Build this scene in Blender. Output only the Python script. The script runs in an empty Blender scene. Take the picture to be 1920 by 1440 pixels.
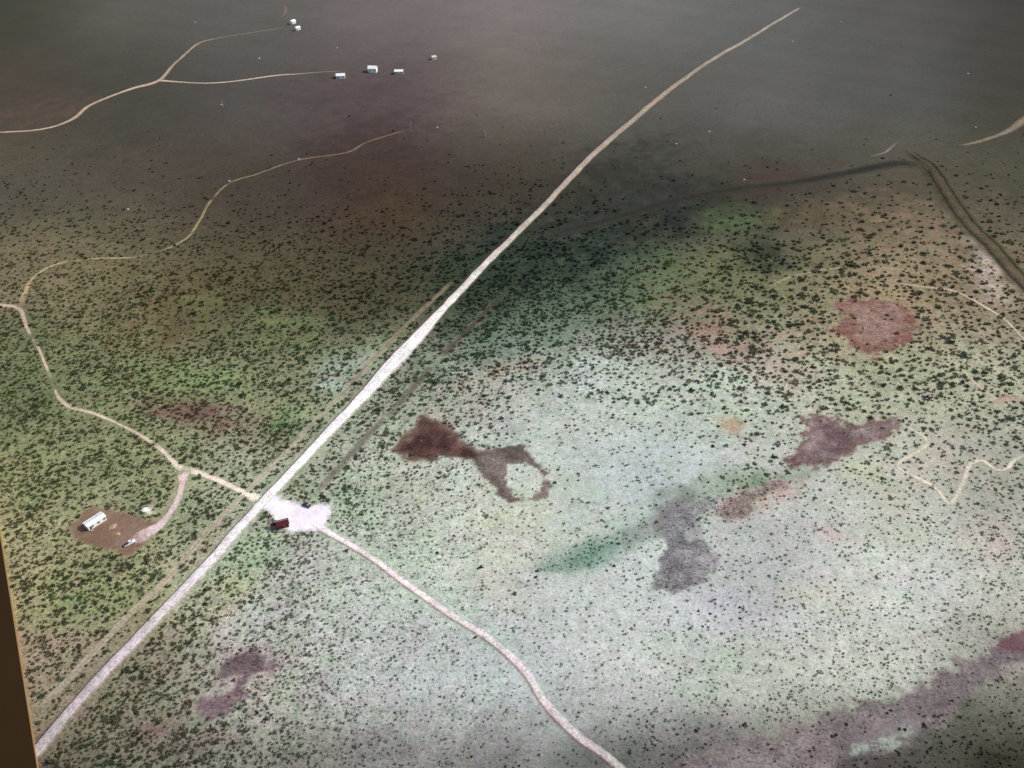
import bpy, bmesh, math, random
import numpy as np

random.seed(7)
RNG = np.random.default_rng(7)
SC = bpy.context.scene
COL = SC.collection

# ------------------------------------------------------------------ camera
CAM_H, PITCH, FPX = 312.0, math.radians(37.4), 1663.0       # FPX: focal length in photo pixels (1920 wide)
cam_d = bpy.data.cameras.new('camera')
cam_d.sensor_fit = 'HORIZONTAL'
cam_d.sensor_width = 36.0
cam_d.lens = 36.0 * FPX / 1920.0
cam_d.clip_start = 1.0
cam_d.clip_end = 30000.0
cam = bpy.data.objects.new('camera', cam_d)
cam.location = (0, 0, CAM_H)
cam.rotation_euler = (math.pi / 2 - PITCH, 0, 0)
COL.objects.link(cam)
SC.camera = cam

# ------------------------------------------------------------------ sky and sun
SUN_EL, SUN_AZ = math.radians(40), math.radians(12)          # azimuth counted from +X towards +Y
world = bpy.data.worlds.new('World')
SC.world = world
world.use_nodes = True
wn = world.node_tree.nodes
wl = world.node_tree.links
wn.clear()
sky = wn.new('ShaderNodeTexSky')
sky.sky_type = 'NISHITA'
sky.sun_disc = False
sky.sun_elevation = SUN_EL
sky.sun_rotation = math.pi / 2 - SUN_AZ
sky.dust_density = 2.0
bg = wn.new('ShaderNodeBackground')
bg.inputs['Strength'].default_value = 0.15
wo = wn.new('ShaderNodeOutputWorld')
wl.new(sky.outputs[0], bg.inputs[0])
wl.new(bg.outputs[0], wo.inputs[0])
sun_d = bpy.data.lights.new('sun', 'SUN')
sun_d.energy = 3.3
sun_d.angle = math.radians(0.6)
sun_d.color = (1.0, 0.96, 0.90)
sun = bpy.data.objects.new('sun', sun_d)
sun.rotation_euler = (0, math.pi / 2 - SUN_EL, SUN_AZ)
sun.location = (300, 100, 400)
COL.objects.link(sun)

SC.view_settings.view_transform = 'Standard'
SC.view_settings.look = 'None'
SC.view_settings.exposure = 0.0
SC.view_settings.gamma = 1.0
SC.cycles.filter_width = 1.5
SC.cycles.max_bounces = 4

# ------------------------------------------------------------------ photo pixel <-> ground
SP, CP = math.sin(PITCH), math.cos(PITCH)

def px2w(px, py):
    """point of the ground seen at a photo pixel"""
    px = np.asarray(px, float); py = np.asarray(py, float)
    u = (px - 960) / FPX; v = (720 - py) / FPX
    t = CAM_H / (SP - v * CP)
    return t * u, t * (CP + v * SP)

def w2px(x, y):
    d = np.maximum(y * CP + CAM_H * SP, 60.0)
    return 960 + FPX * x / d, 720 - FPX * (y * SP - CAM_H * CP) / d

def W(px, py):
    a, b = px2w(px, py)
    return float(a), float(b)

def h(x, y):
    """gentle relief of the plain"""
    return (0.75 * np.sin(x * 0.031 + y * 0.013) * np.sin(y * 0.021 - x * 0.009 + 1.3)
            + 0.30 * np.sin(x * 0.067 - y * 0.052 + 0.4) + 0.22 * np.sin(x * 0.045 + y * 0.081 + 2.0)
            + 0.7 * np.sin(x * 0.0083 + 2.1) * np.sin(y * 0.0101))

def lin(c):
    c = np.asarray(c, float) / 255.0
    return np.where(c <= 0.04045, c / 12.92, ((c + 0.055) / 1.055) ** 2.4)

# value noise for jitter
_PERM = RNG.random((256, 256))
def vnoise(x, y, s):
    x = np.asarray(x) / s; y = np.asarray(y) / s
    xi = np.floor(x).astype(int); yi = np.floor(y).astype(int)
    fx = x - xi; fy = y - yi
    fx = fx * fx * (3 - 2 * fx); fy = fy * fy * (3 - 2 * fy)
    g = lambda a, b: _PERM[a % 256, b % 256]
    return ((g(xi, yi) * (1 - fx) + g(xi + 1, yi) * fx) * (1 - fy)
            + (g(xi, yi + 1) * (1 - fx) + g(xi + 1, yi + 1) * fx) * fy)

def fnoise(x, y, s):
    return (vnoise(x, y, s) + 0.5 * vnoise(x + 91, y + 17, s / 2.1) + 0.25 * vnoise(x + 13, y + 71, s / 4.3)) / 1.75

# ------------------------------------------------------------------ soil colour of the plain, vignette painted into its bottom row (sRGB as seen, columns every 240 px, rows every 180 px)
SOIL_VIGNETTE = np.array([
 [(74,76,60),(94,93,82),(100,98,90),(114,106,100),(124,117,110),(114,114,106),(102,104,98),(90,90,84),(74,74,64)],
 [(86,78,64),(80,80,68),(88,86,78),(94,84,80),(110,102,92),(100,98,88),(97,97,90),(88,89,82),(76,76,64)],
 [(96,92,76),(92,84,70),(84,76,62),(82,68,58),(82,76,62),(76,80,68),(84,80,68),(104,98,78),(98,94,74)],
 [(134,124,98),(120,114,86),(102,96,72),(94,90,68),(90,104,84),(112,124,98),(132,132,98),(160,142,112),(142,128,104)],
 [(116,122,90),(128,132,98),(138,140,112),(150,156,138),(166,172,160),(176,184,170),(174,180,162),(172,172,144),(168,168,144)],
 [(140,140,104),(150,152,120),(162,168,148),(180,186,174),(192,199,188),(188,201,188),(184,186,176),(192,194,178),(176,176,158)],
 [(148,140,108),(154,152,118),(176,181,166),(192,199,192),(194,198,188),(190,197,190),(190,192,188),(202,206,196),(190,190,174)],
 [(140,128,104),(154,148,124),(172,172,160),(187,191,186),(188,194,190),(194,198,190),(190,194,180),(184,187,172),(150,146,134)],
 [(110,102,84),(124,122,104),(132,132,120),(138,136,130),(140,139,134),(130,127,120),(112,104,100),(104,98,92),(80,80,64)],
], float)
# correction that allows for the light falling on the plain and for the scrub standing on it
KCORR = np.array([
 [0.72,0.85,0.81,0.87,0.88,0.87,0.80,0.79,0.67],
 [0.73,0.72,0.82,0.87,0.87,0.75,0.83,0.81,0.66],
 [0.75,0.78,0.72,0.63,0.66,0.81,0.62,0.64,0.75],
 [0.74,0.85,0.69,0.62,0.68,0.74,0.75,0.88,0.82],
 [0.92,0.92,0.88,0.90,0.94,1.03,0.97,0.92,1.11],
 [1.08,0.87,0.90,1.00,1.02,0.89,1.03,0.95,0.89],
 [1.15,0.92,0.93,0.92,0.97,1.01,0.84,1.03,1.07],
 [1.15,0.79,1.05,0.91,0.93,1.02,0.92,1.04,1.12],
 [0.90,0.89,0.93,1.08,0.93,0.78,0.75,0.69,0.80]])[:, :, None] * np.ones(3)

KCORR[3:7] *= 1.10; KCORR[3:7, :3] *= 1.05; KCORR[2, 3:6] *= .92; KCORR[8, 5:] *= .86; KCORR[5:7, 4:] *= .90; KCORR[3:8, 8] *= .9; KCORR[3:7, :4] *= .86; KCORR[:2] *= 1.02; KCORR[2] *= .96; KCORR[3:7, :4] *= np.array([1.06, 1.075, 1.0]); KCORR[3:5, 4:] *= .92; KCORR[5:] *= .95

# colour blobs with a place of their own: px, py, rx, ry, rotation, sRGB, strength
BLOBS = [
 (1010,575,200,66,-24,(96,118,96),.7), (1080,465,270,66,-13,(50,66,52),.9), (940,520,110,56,-35,(60,74,58),.85), (1180,380,200,40,-10,(58,60,52),.7), (620,260,260,120,0,(88,76,72),.5),
 (90,205,95,22,-8,(112,92,76),.7), (20,270,60,30,0,(104,90,68),.5),
 (690,280,110,60,0,(76,60,56),.7), (660,190,150,45,0,(86,72,70),.6),
 (720,400,110,45,-10,(104,84,58),.7), (700,330,60,30,0,(100,76,54),.5),
 (1150,330,120,60,-25,(58,58,50),.7), (1100,440,150,50,-12,(54,66,56),.8), (1240,420,90,35,-15,(52,52,46),.7),
 (1385,412,62,24,-6,(104,124,80),.9), (1425,485,52,36,0,(58,66,54),.95), (1330,520,90,60,-30,(126,130,84),.6),
 (1230,530,60,70,0,(112,132,84),.5), (1560,400,110,30,0,(150,124,92),.5), (1700,430,110,50,10,(172,146,118),.6),
 (1440,340,60,22,-8,(100,72,60),.6), (1850,510,30,70,-25,(214,194,182),.75), (1835,450,16,26,0,(200,182,176),.6),
 (420,790,130,38,8,(132,104,100),.75), (340,775,60,25,10,(112,84,76),.6), (545,785,52,32,-10,(114,142,98),.8),
 (360,560,130,60,10,(104,88,62),.6), (310,620,90,45,0,(100,84,58),.55), (520,610,160,40,10,(128,146,98),.6), (380,720,90,30,0,(116,148,92),.55),
 (640,690,70,30,-30,(176,190,186),.7), (720,640,60,40,-30,(150,160,130),.5),
 (1000,640,120,60,-20,(132,156,136),.5), (900,760,120,34,-20,(186,170,160),.5), (960,690,90,20,-15,(176,150,138),.6),
 (1230,640,120,45,5,(164,152,144),.7), (1330,590,90,30,25,(150,128,112),.6), (1390,650,120,40,25,(176,140,126),.75), (1470,700,60,40,0,(188,156,146),.7),
 (1540,640,70,40,20,(170,134,112),.6), (1600,680,140,50,0,(160,164,126),.5), (1640,730,100,40,0,(188,190,168),.5),
 (1060,790,130,80,0,(196,202,194),.55), (1120,700,60,40,0,(190,204,198),.5), (1230,880,120,70,-10,(204,212,214),.6), (1400,760,90,70,0,(184,198,178),.5),
 (1372,800,26,18,0,(186,170,140),.9),
 (1170,1010,170,22,-22,(122,154,132),.95), (1370,910,120,20,-12,(116,138,108),.95), (1090,1050,70,24,-12,(124,154,134),.9), (1300,930,70,26,-30,(140,158,134),.7),
 (1400,940,80,22,-18,(190,152,140),.75), (1270,970,45,40,-30,(134,122,132),.75), (1200,1000,50,18,-30,(150,136,132),.5),
 (990,960,120,60,0,(188,194,168),.55), (930,1010,70,110,10,(198,196,168),.4), (760,930,90,60,0,(180,180,168),.5),
 (640,950,60,50,0,(150,178,150),.6), (760,1060,100,50,20,(178,196,176),.4),
 (1620,1060,120,50,0,(204,200,192),.45), (1545,990,26,14,30,(204,180,174),.6), (1560,1110,140,24,5,(204,204,178),.5), (1350,1150,110,50,0,(206,206,218),.6),
 (1740,900,130,60,0,(198,192,170),.5), (1790,860,70,60,0,(190,178,164),.5), (1840,1010,60,40,0,(196,178,166),.5), (1630,880,50,22,0,(190,200,148),.5),
 (1700,1000,80,30,0,(180,188,164),.5), (560,1080,130,60,-35,(184,180,186),.6), (470,1050,70,34,-45,(150,186,142),.6), (430,1110,34,60,40,(192,180,140),.5),
 (600,1160,150,50,-10,(192,194,194),.5), (900,1290,120,30,0,(202,212,206),.5), (860,1150,100,40,30,(180,200,188),.4),
 (470,1240,80,34,-10,(160,130,134),.5), (300,1365,52,18,-15,(150,112,108),.65), (350,1390,90,26,-10,(146,126,122),.4), (500,1300,60,40,0,(180,176,160),.4),
 (150,1130,90,50,0,(128,150,100),.6), (60,1230,70,60,0,(150,130,112),.5), (200,1200,110,30,-20,(164,140,114),.4), (130,1330,80,30,-40,(142,120,104),.5),
 (1050,1420,140,40,0,(104,112,104),.6), (820,1420,200,40,0,(112,112,106),.5), (1350,1260,150,60,10,(170,184,164),.5), (1480,1200,200,50,12,(198,202,190),.4),
 (1560,1340,120,30,-12,(158,176,138),.5), (1800,1380,130,60,-35,(82,92,70),.6), (1890,1430,80,60,-20,(56,54,40),.7), (1650,1000,60,90,0,(178,182,160),.3),
 (1880,330,80,110,0,(84,84,66),.6), (1860,400,30,40,0,(128,110,88),.5),
 (80,470,110,50,5,(136,122,94),.7), (150,400,110,40,0,(104,104,78),.5), (40,720,60,120,0,(96,106,76),.5), (260,880,80,40,0,(140,148,108),.4),
 (60,880,90,60,0,(130,136,96),.4), (380,960,60,40,0,(158,164,138),.6), (400,1010,70,26,-45,(170,152,128),.6), (60,1020,70,50,0,(160,150,120),.4),
]

def soil(x, y, blobs=True):
    """colour of the bare plain with its painted vignette at world x, y (arrays) -> (n,3) linear"""
    px, py = w2px(x, y)
    # uneven edges: the zones wander by tens of metres
    wx = (fnoise(x, y, 46.0) - 0.5) * 110; wy = (fnoise(x + 500, y - 300, 40.0) - 0.5) * 70
    amp = np.clip(py / 900.0, 0.35, 1.1)
    qx = px + wx * amp; qy = py + wy * amp
    gx = np.clip(qx / 240.0, 0, 7.9999); gy = np.clip(qy / 180.0, 0, 7.9999)
    ix = gx.astype(int); iy = gy.astype(int)
    fx = (gx - ix)[:, None]; fy = (gy - iy)[:, None]
    fx = fx * fx * (3 - 2 * fx); fy = fy * fy * (3 - 2 * fy)
    bil = lambda T: ((T[iy, ix] * (1 - fx) + T[iy, ix + 1] * fx) * (1 - fy)
                     + (T[iy + 1, ix] * (1 - fx) + T[iy + 1, ix + 1] * fx) * fy)
    c = bil(SOIL_VIGNETTE)
    if blobs:
        qx = px + wx * 0.35 * amp; qy = py + wy * 0.35 * amp
        n2 = fnoise(x - 700, y + 900, 14.0); n3 = fnoise(x + 250, y - 650, 6.5); n4 = np.clip(0.45 + 2.2 * (fnoise(x - 35, y + 640, 7.5) - .33), .25, 1.15)
        for bx, by, rx, ry, rot, col, st in BLOBS:
            a = math.radians(-rot)
            dx = qx - bx; dy = qy - by
            ex = (dx * math.cos(a) - dy * math.sin(a)) / rx
            ey = (dx * math.sin(a) + dy * math.cos(a)) / ry
            r = np.sqrt(ex * ex + ey * ey) + (n2 - 0.5) * 1.1 + (n3 - 0.5) * 0.9
            w = np.clip(0.9 * st * np.clip((1.45 - r) / 1.0, 0, 1) * n4, 0, 1)
            c = c * (1 - w[:, None]) + np.array(col, float) * w[:, None]
    g = c.mean(1, keepdims=True)
    c = g + (c - g) * 0.92 + np.array([1.0, -1.2, -0.5])
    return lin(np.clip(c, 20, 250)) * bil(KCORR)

# ------------------------------------------------------------------ materials
def new_mat(name, rough=0.9, spec=0.15):
    m = bpy.data.materials.new(name)
    m.use_nodes = True
    b = m.node_tree.nodes['Principled BSDF']
    b.inputs['Roughness'].default_value = rough
    b.inputs['Specular IOR Level'].default_value = spec
    return m, m.node_tree.nodes, m.node_tree.links, b

def noise_node(N, L, vec, scale, detail=4, rough=0.6):
    n = N.new('ShaderNodeTexNoise')
    n.inputs['Scale'].default_value = scale
    n.inputs['Detail'].default_value = detail
    n.inputs['Roughness'].default_value = rough
    L.new(vec, n.inputs['Vector'])
    return n

def math_node(N, L, op, a, b=None):
    n = N.new('ShaderNodeMath'); n.operation = op
    for i, v in enumerate((a, b)):
        if v is None: continue
        if isinstance(v, (int, float)): n.inputs[i].default_value = v
        else: L.new(v, n.inputs[i])
    return n.outputs[0]

def map_node(N, L, v, a, b, c, d):
    n = N.new('ShaderNodeMapRange')
    L.new(v, n.inputs[0])
    for i, q in enumerate((a, b, c, d)): n.inputs[i + 1].default_value = q
    return n.outputs[0]

def earth_material():
    """bare earth: its own colour (attribute) broken up by mottling, dry tufts with painted shadows, pebbles and fine relief"""
    m, N, L, b = new_mat('earth', 0.95, 0.05)
    geo = N.new('ShaderNodeNewGeometry'); P = geo.outputs['Position']
    at = N.new('ShaderNodeAttribute'); at.attribute_name = 'Col'
    nz = N.new('ShaderNodeAttribute'); nz.attribute_name = 'mottle'
    A = nz.outputs['Fac']
    big = noise_node(N, L, P, 0.045, 5, 0.62)
    mid = noise_node(N, L, P, 0.22, 5, 0.65)
    fine = noise_node(N, L, P, 0.9, 4, 0.7)
    hue = noise_node(N, L, P, 0.085, 4, 0.6)
    # brightness factor
    f = math_node(N, L, 'ADD', map_node(N, L, big.outputs['Fac'], .3, .7, -.15, .15),
                  math_node(N, L, 'ADD', map_node(N, L, mid.outputs['Fac'], .3, .7, -.26, .26),
                            map_node(N, L, fine.outputs['Fac'], .3, .7, -.50, .50)))
    f = math_node(N, L, 'ADD', math_node(N, L, 'MULTIPLY', f, A), 1.0)
    sc = N.new('ShaderNodeVectorMath'); sc.operation = 'SCALE'
    L.new(at.outputs['Color'], sc.inputs[0]); L.new(f, sc.inputs['Scale'])
    # hue drift between grassy green and dry pinkish tan
    hr = N.new('ShaderNodeValToRGB')
    hr.color_ramp.elements[0].position = .34; hr.color_ramp.elements[0].color = (0.95, 1.03, 0.90, 1)
    hr.color_ramp.elements[1].position = .66; hr.color_ramp.elements[1].color = (1.06, 0.985, 0.98, 1)
    L.new(hue.outputs['Fac'], hr.inputs[0])
    mx = N.new('ShaderNodeMix'); mx.data_type = 'RGBA'; mx.blend_type = 'MULTIPLY'
    L.new(A, mx.inputs[0]); L.new(sc.outputs[0], mx.inputs[6]); L.new(hr.outputs[0], mx.inputs[7])
    # small low plants too small to stand out singly, stretched sideways to paint in their shadows
    vo = N.new('ShaderNodeTexVoronoi'); vo.inputs['Scale'].default_value = 0.75
    mp = N.new('ShaderNodeMapping'); mp.inputs['Scale'].default_value = (0.6, 1.0, 1.0)
    L.new(P, mp.inputs['Vector']); L.new(mp.outputs[0], vo.inputs['Vector'])
    pm = noise_node(N, L, P, 0.07, 3, 0.6)
    thr = map_node(N, L, pm.outputs['Fac'], .35, .7, .16, .50)
    sp = math_node(N, L, 'LESS_THAN', vo.outputs['Distance'], thr)
    sp = math_node(N, L, 'MULTIPLY', math_node(N, L, 'MULTIPLY', sp, A), 0.42)
    m2 = N.new('ShaderNodeMix'); m2.data_type = 'RGBA'; m2.blend_type = 'MULTIPLY'
    L.new(sp, m2.inputs[0]); L.new(mx.outputs[2], m2.inputs[6]); m2.inputs[7].default_value = (0.42, 0.50, 0.36, 1)
    L.new(m2.outputs[2], b.inputs['Base Color'])
    bp = N.new('ShaderNodeBump'); bp.inputs['Strength'].default_value = 0.55; bp.inputs['Distance'].default_value = 0.5
    hh = math_node(N, L, 'ADD', mid.outputs['Fac'], math_node(N, L, 'MULTIPLY', fine.outputs['Fac'], 0.55))
    L.new(hh, bp.inputs['Height']); L.new(bp.outputs[0], b.inputs['Normal'])
    return m

def attr_material(name, rough=0.85, nscale=2.0, amt=0.35):
    m, N, L, b = new_mat(name, rough, 0.1)
    at = N.new('ShaderNodeAttribute'); at.attribute_name = 'Col'
    geo = N.new('ShaderNodeNewGeometry')
    n = noise_node(N, L, geo.outputs['Position'], nscale, 3)
    f = map_node(N, L, n.outputs['Fac'], .3, .7, 1 - amt, 1 + amt)
    sc = N.new('ShaderNodeVectorMath'); sc.operation = 'SCALE'
    L.new(at.outputs['Color'], sc.inputs[0]); L.new(f, sc.inputs['Scale'])
    L.new(sc.outputs[0], b.inputs['Base Color'])
    tr_ = N.new('ShaderNodeBsdfTranslucent'); L.new(sc.outputs[0], tr_.inputs['Color'])
    mx_ = N.new('ShaderNodeMixShader'); mx_.inputs[0].default_value = 0.4
    L.new(b.outputs[0], mx_.inputs[1]); L.new(tr_.outputs[0], mx_.inputs[2])
    L.new(mx_.outputs[0], N['Material Output'].inputs['Surface'])
    return m

def plain_material(name, srgb, rough=0.7, amt=0.18, nscale=3.0, spec=0.3, metallic=0.0, through=0.0):
    m, N, L, b = new_mat(name, rough, spec)
    c = lin(srgb)
    tc = N.new('ShaderNodeTexCoord')
    n = noise_node(N, L, tc.outputs['Object'], nscale, 5)
    r = N.new('ShaderNodeValToRGB')
    r.color_ramp.elements[0].position = .3; r.color_ramp.elements[1].position = .7
    r.color_ramp.elements[0].color = (*[float(v) * (1 - amt) for v in c], 1)
    r.color_ramp.elements[1].color = (*[min(1.0, float(v) * (1 + amt)) for v in c], 1)
    L.new(n.outputs['Fac'], r.inputs[0]); L.new(r.outputs[0], b.inputs['Base Color'])
    b.inputs['Metallic'].default_value = metallic
    if through:
        tr_ = N.new('ShaderNodeBsdfTranslucent'); L.new(r.outputs[0], tr_.inputs['Color'])
        mx_ = N.new('ShaderNodeMixShader'); mx_.inputs[0].default_value = through
        L.new(b.outputs[0], mx_.inputs[1]); L.new(tr_.outputs[0], mx_.inputs[2])
        L.new(mx_.outputs[0], N['Material Output'].inputs['Surface'])
    return m

M_EARTH = earth_material()
M_SCRUB = attr_material('scrub_foliage')
M_GRASS = attr_material('dry_grass')

# ------------------------------------------------------------------ object helpers
def tag(o, label, cat, kind=None, group=None):
    o['label'] = label; o['category'] = cat
    if kind: o['kind'] = kind
    if group: o['group'] = group
    return o

def mesh_np(name, verts, faces, mat, col=None, mot=None, smooth=True):
    """mesh object from numpy arrays; faces (n,3) or (n,4)"""
    me = bpy.data.meshes.new(name)
    nv, nf, k = len(verts), len(faces), faces.shape[1]
    me.vertices.add(nv); me.vertices.foreach_set('co', np.ascontiguousarray(verts, np.float32).ravel())
    me.loops.add(nf * k); me.loops.foreach_set('vertex_index', np.ascontiguousarray(faces, np.int32).ravel())
    me.polygons.add(nf)
    me.polygons.foreach_set('loop_start', np.arange(0, nf * k, k, dtype=np.int32))
    me.polygons.foreach_set('loop_total', np.full(nf, k, np.int32))
    me.polygons.foreach_set('use_smooth', np.full(nf, smooth))
    me.update(calc_edges=True)
    if col is not None:
        a = me.attributes.new('Col', 'FLOAT_COLOR', 'POINT')
        rgba = np.ones((nv, 4), np.float32); rgba[:, :3] = col
        a.data.foreach_set('color', rgba.ravel())
    if mot is not None:
        a = me.attributes.new('mottle', 'FLOAT', 'POINT')
        a.data.foreach_set('value', np.ascontiguousarray(mot, np.float32))
    me.materials.append(mat)
    o = bpy.data.objects.new(name, me)
    COL.objects.link(o)
    return o

def grid_faces(nu, nv):
    i, j = np.meshgrid(np.arange(nu - 1), np.arange(nv - 1), indexing='ij')
    a = (i * nv + j).ravel()
    return np.stack([a, a + nv, a + nv + 1, a + 1], 1)

def mottle_at(x, y):
    px, py = w2px(x, y)
    m = np.clip(0.30 + 0.75 * (py - 150) / 450.0, 0.30, 1.0)
    pale = np.clip((px - 700 + (py - 900) * .3) / 400, 0, 1) * np.clip((py - 690) / 160, 0, 1)
    return m * (1 - .38 * pale)

# ------------------------------------------------------------------ the plain
def axis(a, b, step, lo, hi, n):
    mid = np.arange(a, b + step / 2, step)
    up = mid[-1] + (hi - mid[-1]) * (np.linspace(0, 1, n + 1)[1:] ** 2.5)
    dn = mid[0] - (mid[0] - lo) * (np.linspace(0, 1, n + 1)[1:] ** 2.5)
    return np.concatenate([dn[::-1], mid, up])

gx = axis(-720, 720, 3.0, -9000, 9000, 26)
gy = axis(110, 1310, 3.0, -4000, 12000, 26)
GX, GY = np.meshgrid(gx, gy, indexing='ij')
X, Y = GX.ravel(), GY.ravel()
far = np.clip((np.hypot(X, Y - 500) - 1500) / 1500, 0, 1)
Z = h(X, Y) * (1 - far)
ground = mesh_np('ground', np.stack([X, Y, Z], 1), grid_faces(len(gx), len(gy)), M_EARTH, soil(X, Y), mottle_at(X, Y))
tag(ground, 'wide scrub plain, dark far away and pale sandy green nearer', 'ground', 'structure')

# ------------------------------------------------------------------ patches of other soil (sheets that feather into the plain)
def inside_dist(x, y, poly):
    """signed distance to polygon, > 0 inside"""
    P = np.asarray(poly, float); Q = np.roll(P, -1, 0)
    d = np.full(x.shape, 1e9); ins = np.zeros(x.shape, bool)
    for (ax, ay), (bx, by) in zip(P, Q):
        ex, ey = bx - ax, by - ay
        t = np.clip(((x - ax) * ex + (y - ay) * ey) / (ex * ex + ey * ey + 1e-9), 0, 1)
        d = np.minimum(d, np.hypot(x - ax - t * ex, y - ay - t * ey))
        c = ((ay > y) != (by > y)) & (x < ex * (y - ay) / (by - ay + 1e-12) + ax)
        ins ^= c
    return np.where(ins, d, -d)

PATCHES = []
def surface(x, y):
    """soil colour including the patches laid so far"""
    c = soil(x, y)
    for fn in PATCHES:
        pc, w = fn(x, y)
        c = c * (1 - w[:, None]) + pc * w[:, None]
    return c

EXCLUDE = []          # (polygon, margin): no scrub on these
def patch(name, label, cat, pxpoly, colours, lift, feather=3.0, step=1.6, mot=0.6, sink=0.0, wob=4.0, hole=None, keep=.88, rim=None):
    poly = [W(a, b) for a, b in pxpoly]
    holes = [[W(a, b) for a, b in q] for q in (hole or [])]
    pa = np.array(poly)
    mg = feather + wob + step * 2
    xs = np.arange(pa[:, 0].min() - mg, pa[:, 0].max() + mg, step)
    ys = np.arange(pa[:, 1].min() - mg, pa[:, 1].max() + mg, step)
    A, B = np.meshgrid(xs, ys, indexing='ij')
    x, y = A.ravel(), B.ravel()
    c0, c1 = lin(colours[0]), lin(colours[1])
    def dist(x, y):
        d = inside_dist(x, y, poly)
        for q in holes:
            d = np.minimum(d, -inside_dist(x, y, q))
        return d + (fnoise(x + 40, y, 13.0) - 0.5) * 2 * wob + (fnoise(x, y + 77, 4.2) - 0.5) * (wob * 0.9 + feather * 1.5)
    def shade_fn(x, y):
        d = dist(x, y)
        w = np.clip(d / (feather * .6) + 0.5, 0, 1); w = w * w * (3 - 2 * w)
        n = np.clip((fnoise(x + 300, y + 100, 17.0) * .6 + fnoise(x - 120, y + 40, 5.0) * .4 - 0.32) / 0.36, 0, 1)[:, None]
        pc = c0 * (1 - n) + c1 * n
        if rim is not None:
            rw = np.clip(1 - np.abs(d - feather * 0.3) / (feather * 0.8), 0, 1)[:, None] * 0.75
            pc = pc * (1 - rw) + lin(rim) * rw
        return pc, w
    d = dist(x, y)
    pc, w = shade_fn(x, y)
    base = surface(x, y)
    col = base * (1 - w[:, None]) + pc * w[:, None]
    PATCHES.append(shade_fn)
    z = h(x, y) + lift - sink * np.clip(d / 9.0, 0, 1)
    if sink:
        z = np.maximum(z, h(x, y) + lift * 0.5)
    f = grid_faces(len(xs), len(ys))
    f = f[(d[f] > -feather * 0.75).any(1)]
    used = np.unique(f); re = np.full(len(x), -1); re[used] = np.arange(len(used))
    mo = mottle_at(x, y) * (1 - w) + mot * w
    o = mesh_np(name, np.stack([x, y, z], 1)[used], re[f], M_EARTH, col[used], mo[used])
    tag(o, label, cat, 'structure')
    EXCLUDE.append((poly, holes, keep))
    return o

patch('dry_pond', 'dark maroon dry pond left of the pale basin, narrowing to the right', 'dry pond',
      [(726,852),(748,826),(778,800),(792,780),(822,786),(850,804),(872,830),(900,840),(936,838),(946,854),(922,872),(900,876),(884,866),(860,858),(830,854),(796,866),(760,858)],
      ((66,44,44),(108,80,74)), 0.05, 4.0, mot=0.9, wob=1.6, rim=(124,102,90))
patch('pond_tail', 'grey brown looping tail of the maroon pond around a pale islet', 'dry pond',
      [(892,846),(945,836),(985,834),(1004,856),(1024,880),(1034,906),(1018,930),(985,938),(952,938),(936,930),(918,904),(892,872)],
      ((90,78,74),(126,114,108)), 0.07, 3.0, mot=1.0, wob=1.8, step=1.3,
      hole=[[(946,902),(956,872),(986,864),(1012,888),(1016,914),(1000,932),(966,933)]])
patch('red_soil_field', 'brick red bare field with a darker rim among the shrubs on the right', 'bare field',
      [(1556,572),(1600,562),(1688,566),(1710,590),(1726,622),(1700,640),(1672,650),(1648,672),(1622,668),(1590,640),(1560,620),(1580,590)],
      ((126,94,86),(156,128,120)), 0.06, 7.0, mot=1.2, wob=3.0, rim=(118,78,68), keep=.72)
patch('purple_dry_pond', 'purple brown dry pond with two lobes right of the pale basin', 'dry pond',
      [(1504,782),(1540,772),(1566,780),(1590,798),(1640,788),(1676,782),(1690,796),(1668,822),(1612,836),(1572,862),(1534,882),(1490,874),(1472,862),(1496,836),(1508,806)],
      ((106,84,86),(156,138,138)), 0.07, 6.0, mot=1.1, wob=2.5, rim=(106,82,76))
patch('grey_dry_pond', 'purple grey round hollow with a dark streak leading down into it from the green strip', 'dry pond',
      [(1222,1085),(1236,1052),(1252,1028),(1242,1008),(1238,985),(1262,962),(1310,940),(1352,934),(1312,962),(1290,985),(1284,1012),(1318,1014),(1346,1038),(1342,1072),(1308,1098),(1262,1112),(1230,1108)],
      ((116,112,116),(146,142,144)), 0.05, 3.0, mot=1.2, wob=1.0, keep=.7, step=1.3)
patch('red_wash', 'dull reddish brown bare streak beside the green strip below the purple pond', 'wash',
      [(1330,968),(1372,938),(1416,912),(1462,900),(1476,912),(1440,936),(1396,958),(1350,978)],
      ((116,104,104),(156,134,128)), 0.05, 5.0, mot=1.2, wob=4.0, keep=.4)
patch('maroon_hollow', 'maroon bare hollow near the lower left with a thin winding neck', 'dry pond',
      [(360,1334),(376,1308),(416,1300),(436,1296),(444,1272),(410,1266),(426,1244),(452,1230),(480,1222),(500,1236),(512,1256),
       (500,1268),(466,1270),(458,1290),(466,1306),(440,1318),(422,1338),(390,1346)],
      ((94,74,80),(124,104,108)), 0.05, 4.5, mot=1.0, wob=1.4)
patch('rust_hollow', 'small rust brown bare spot left of the maroon hollow', 'bare patch',
      [(272,1366),(300,1350),(330,1352),(338,1364),(306,1374)],
      ((122,102,96),(144,126,118)), 0.05, 5.0, mot=0.8, wob=2.5)
patch('tan_spot', 'small round tan bare spot in the pale basin', 'bare patch',
      [(1352,796),(1372,788),(1396,794),(1394,808),(1370,814),(1352,808)],
      ((158,142,116),(182,168,144)), 0.05, 6.0, mot=0.8, wob=2.0)
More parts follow.
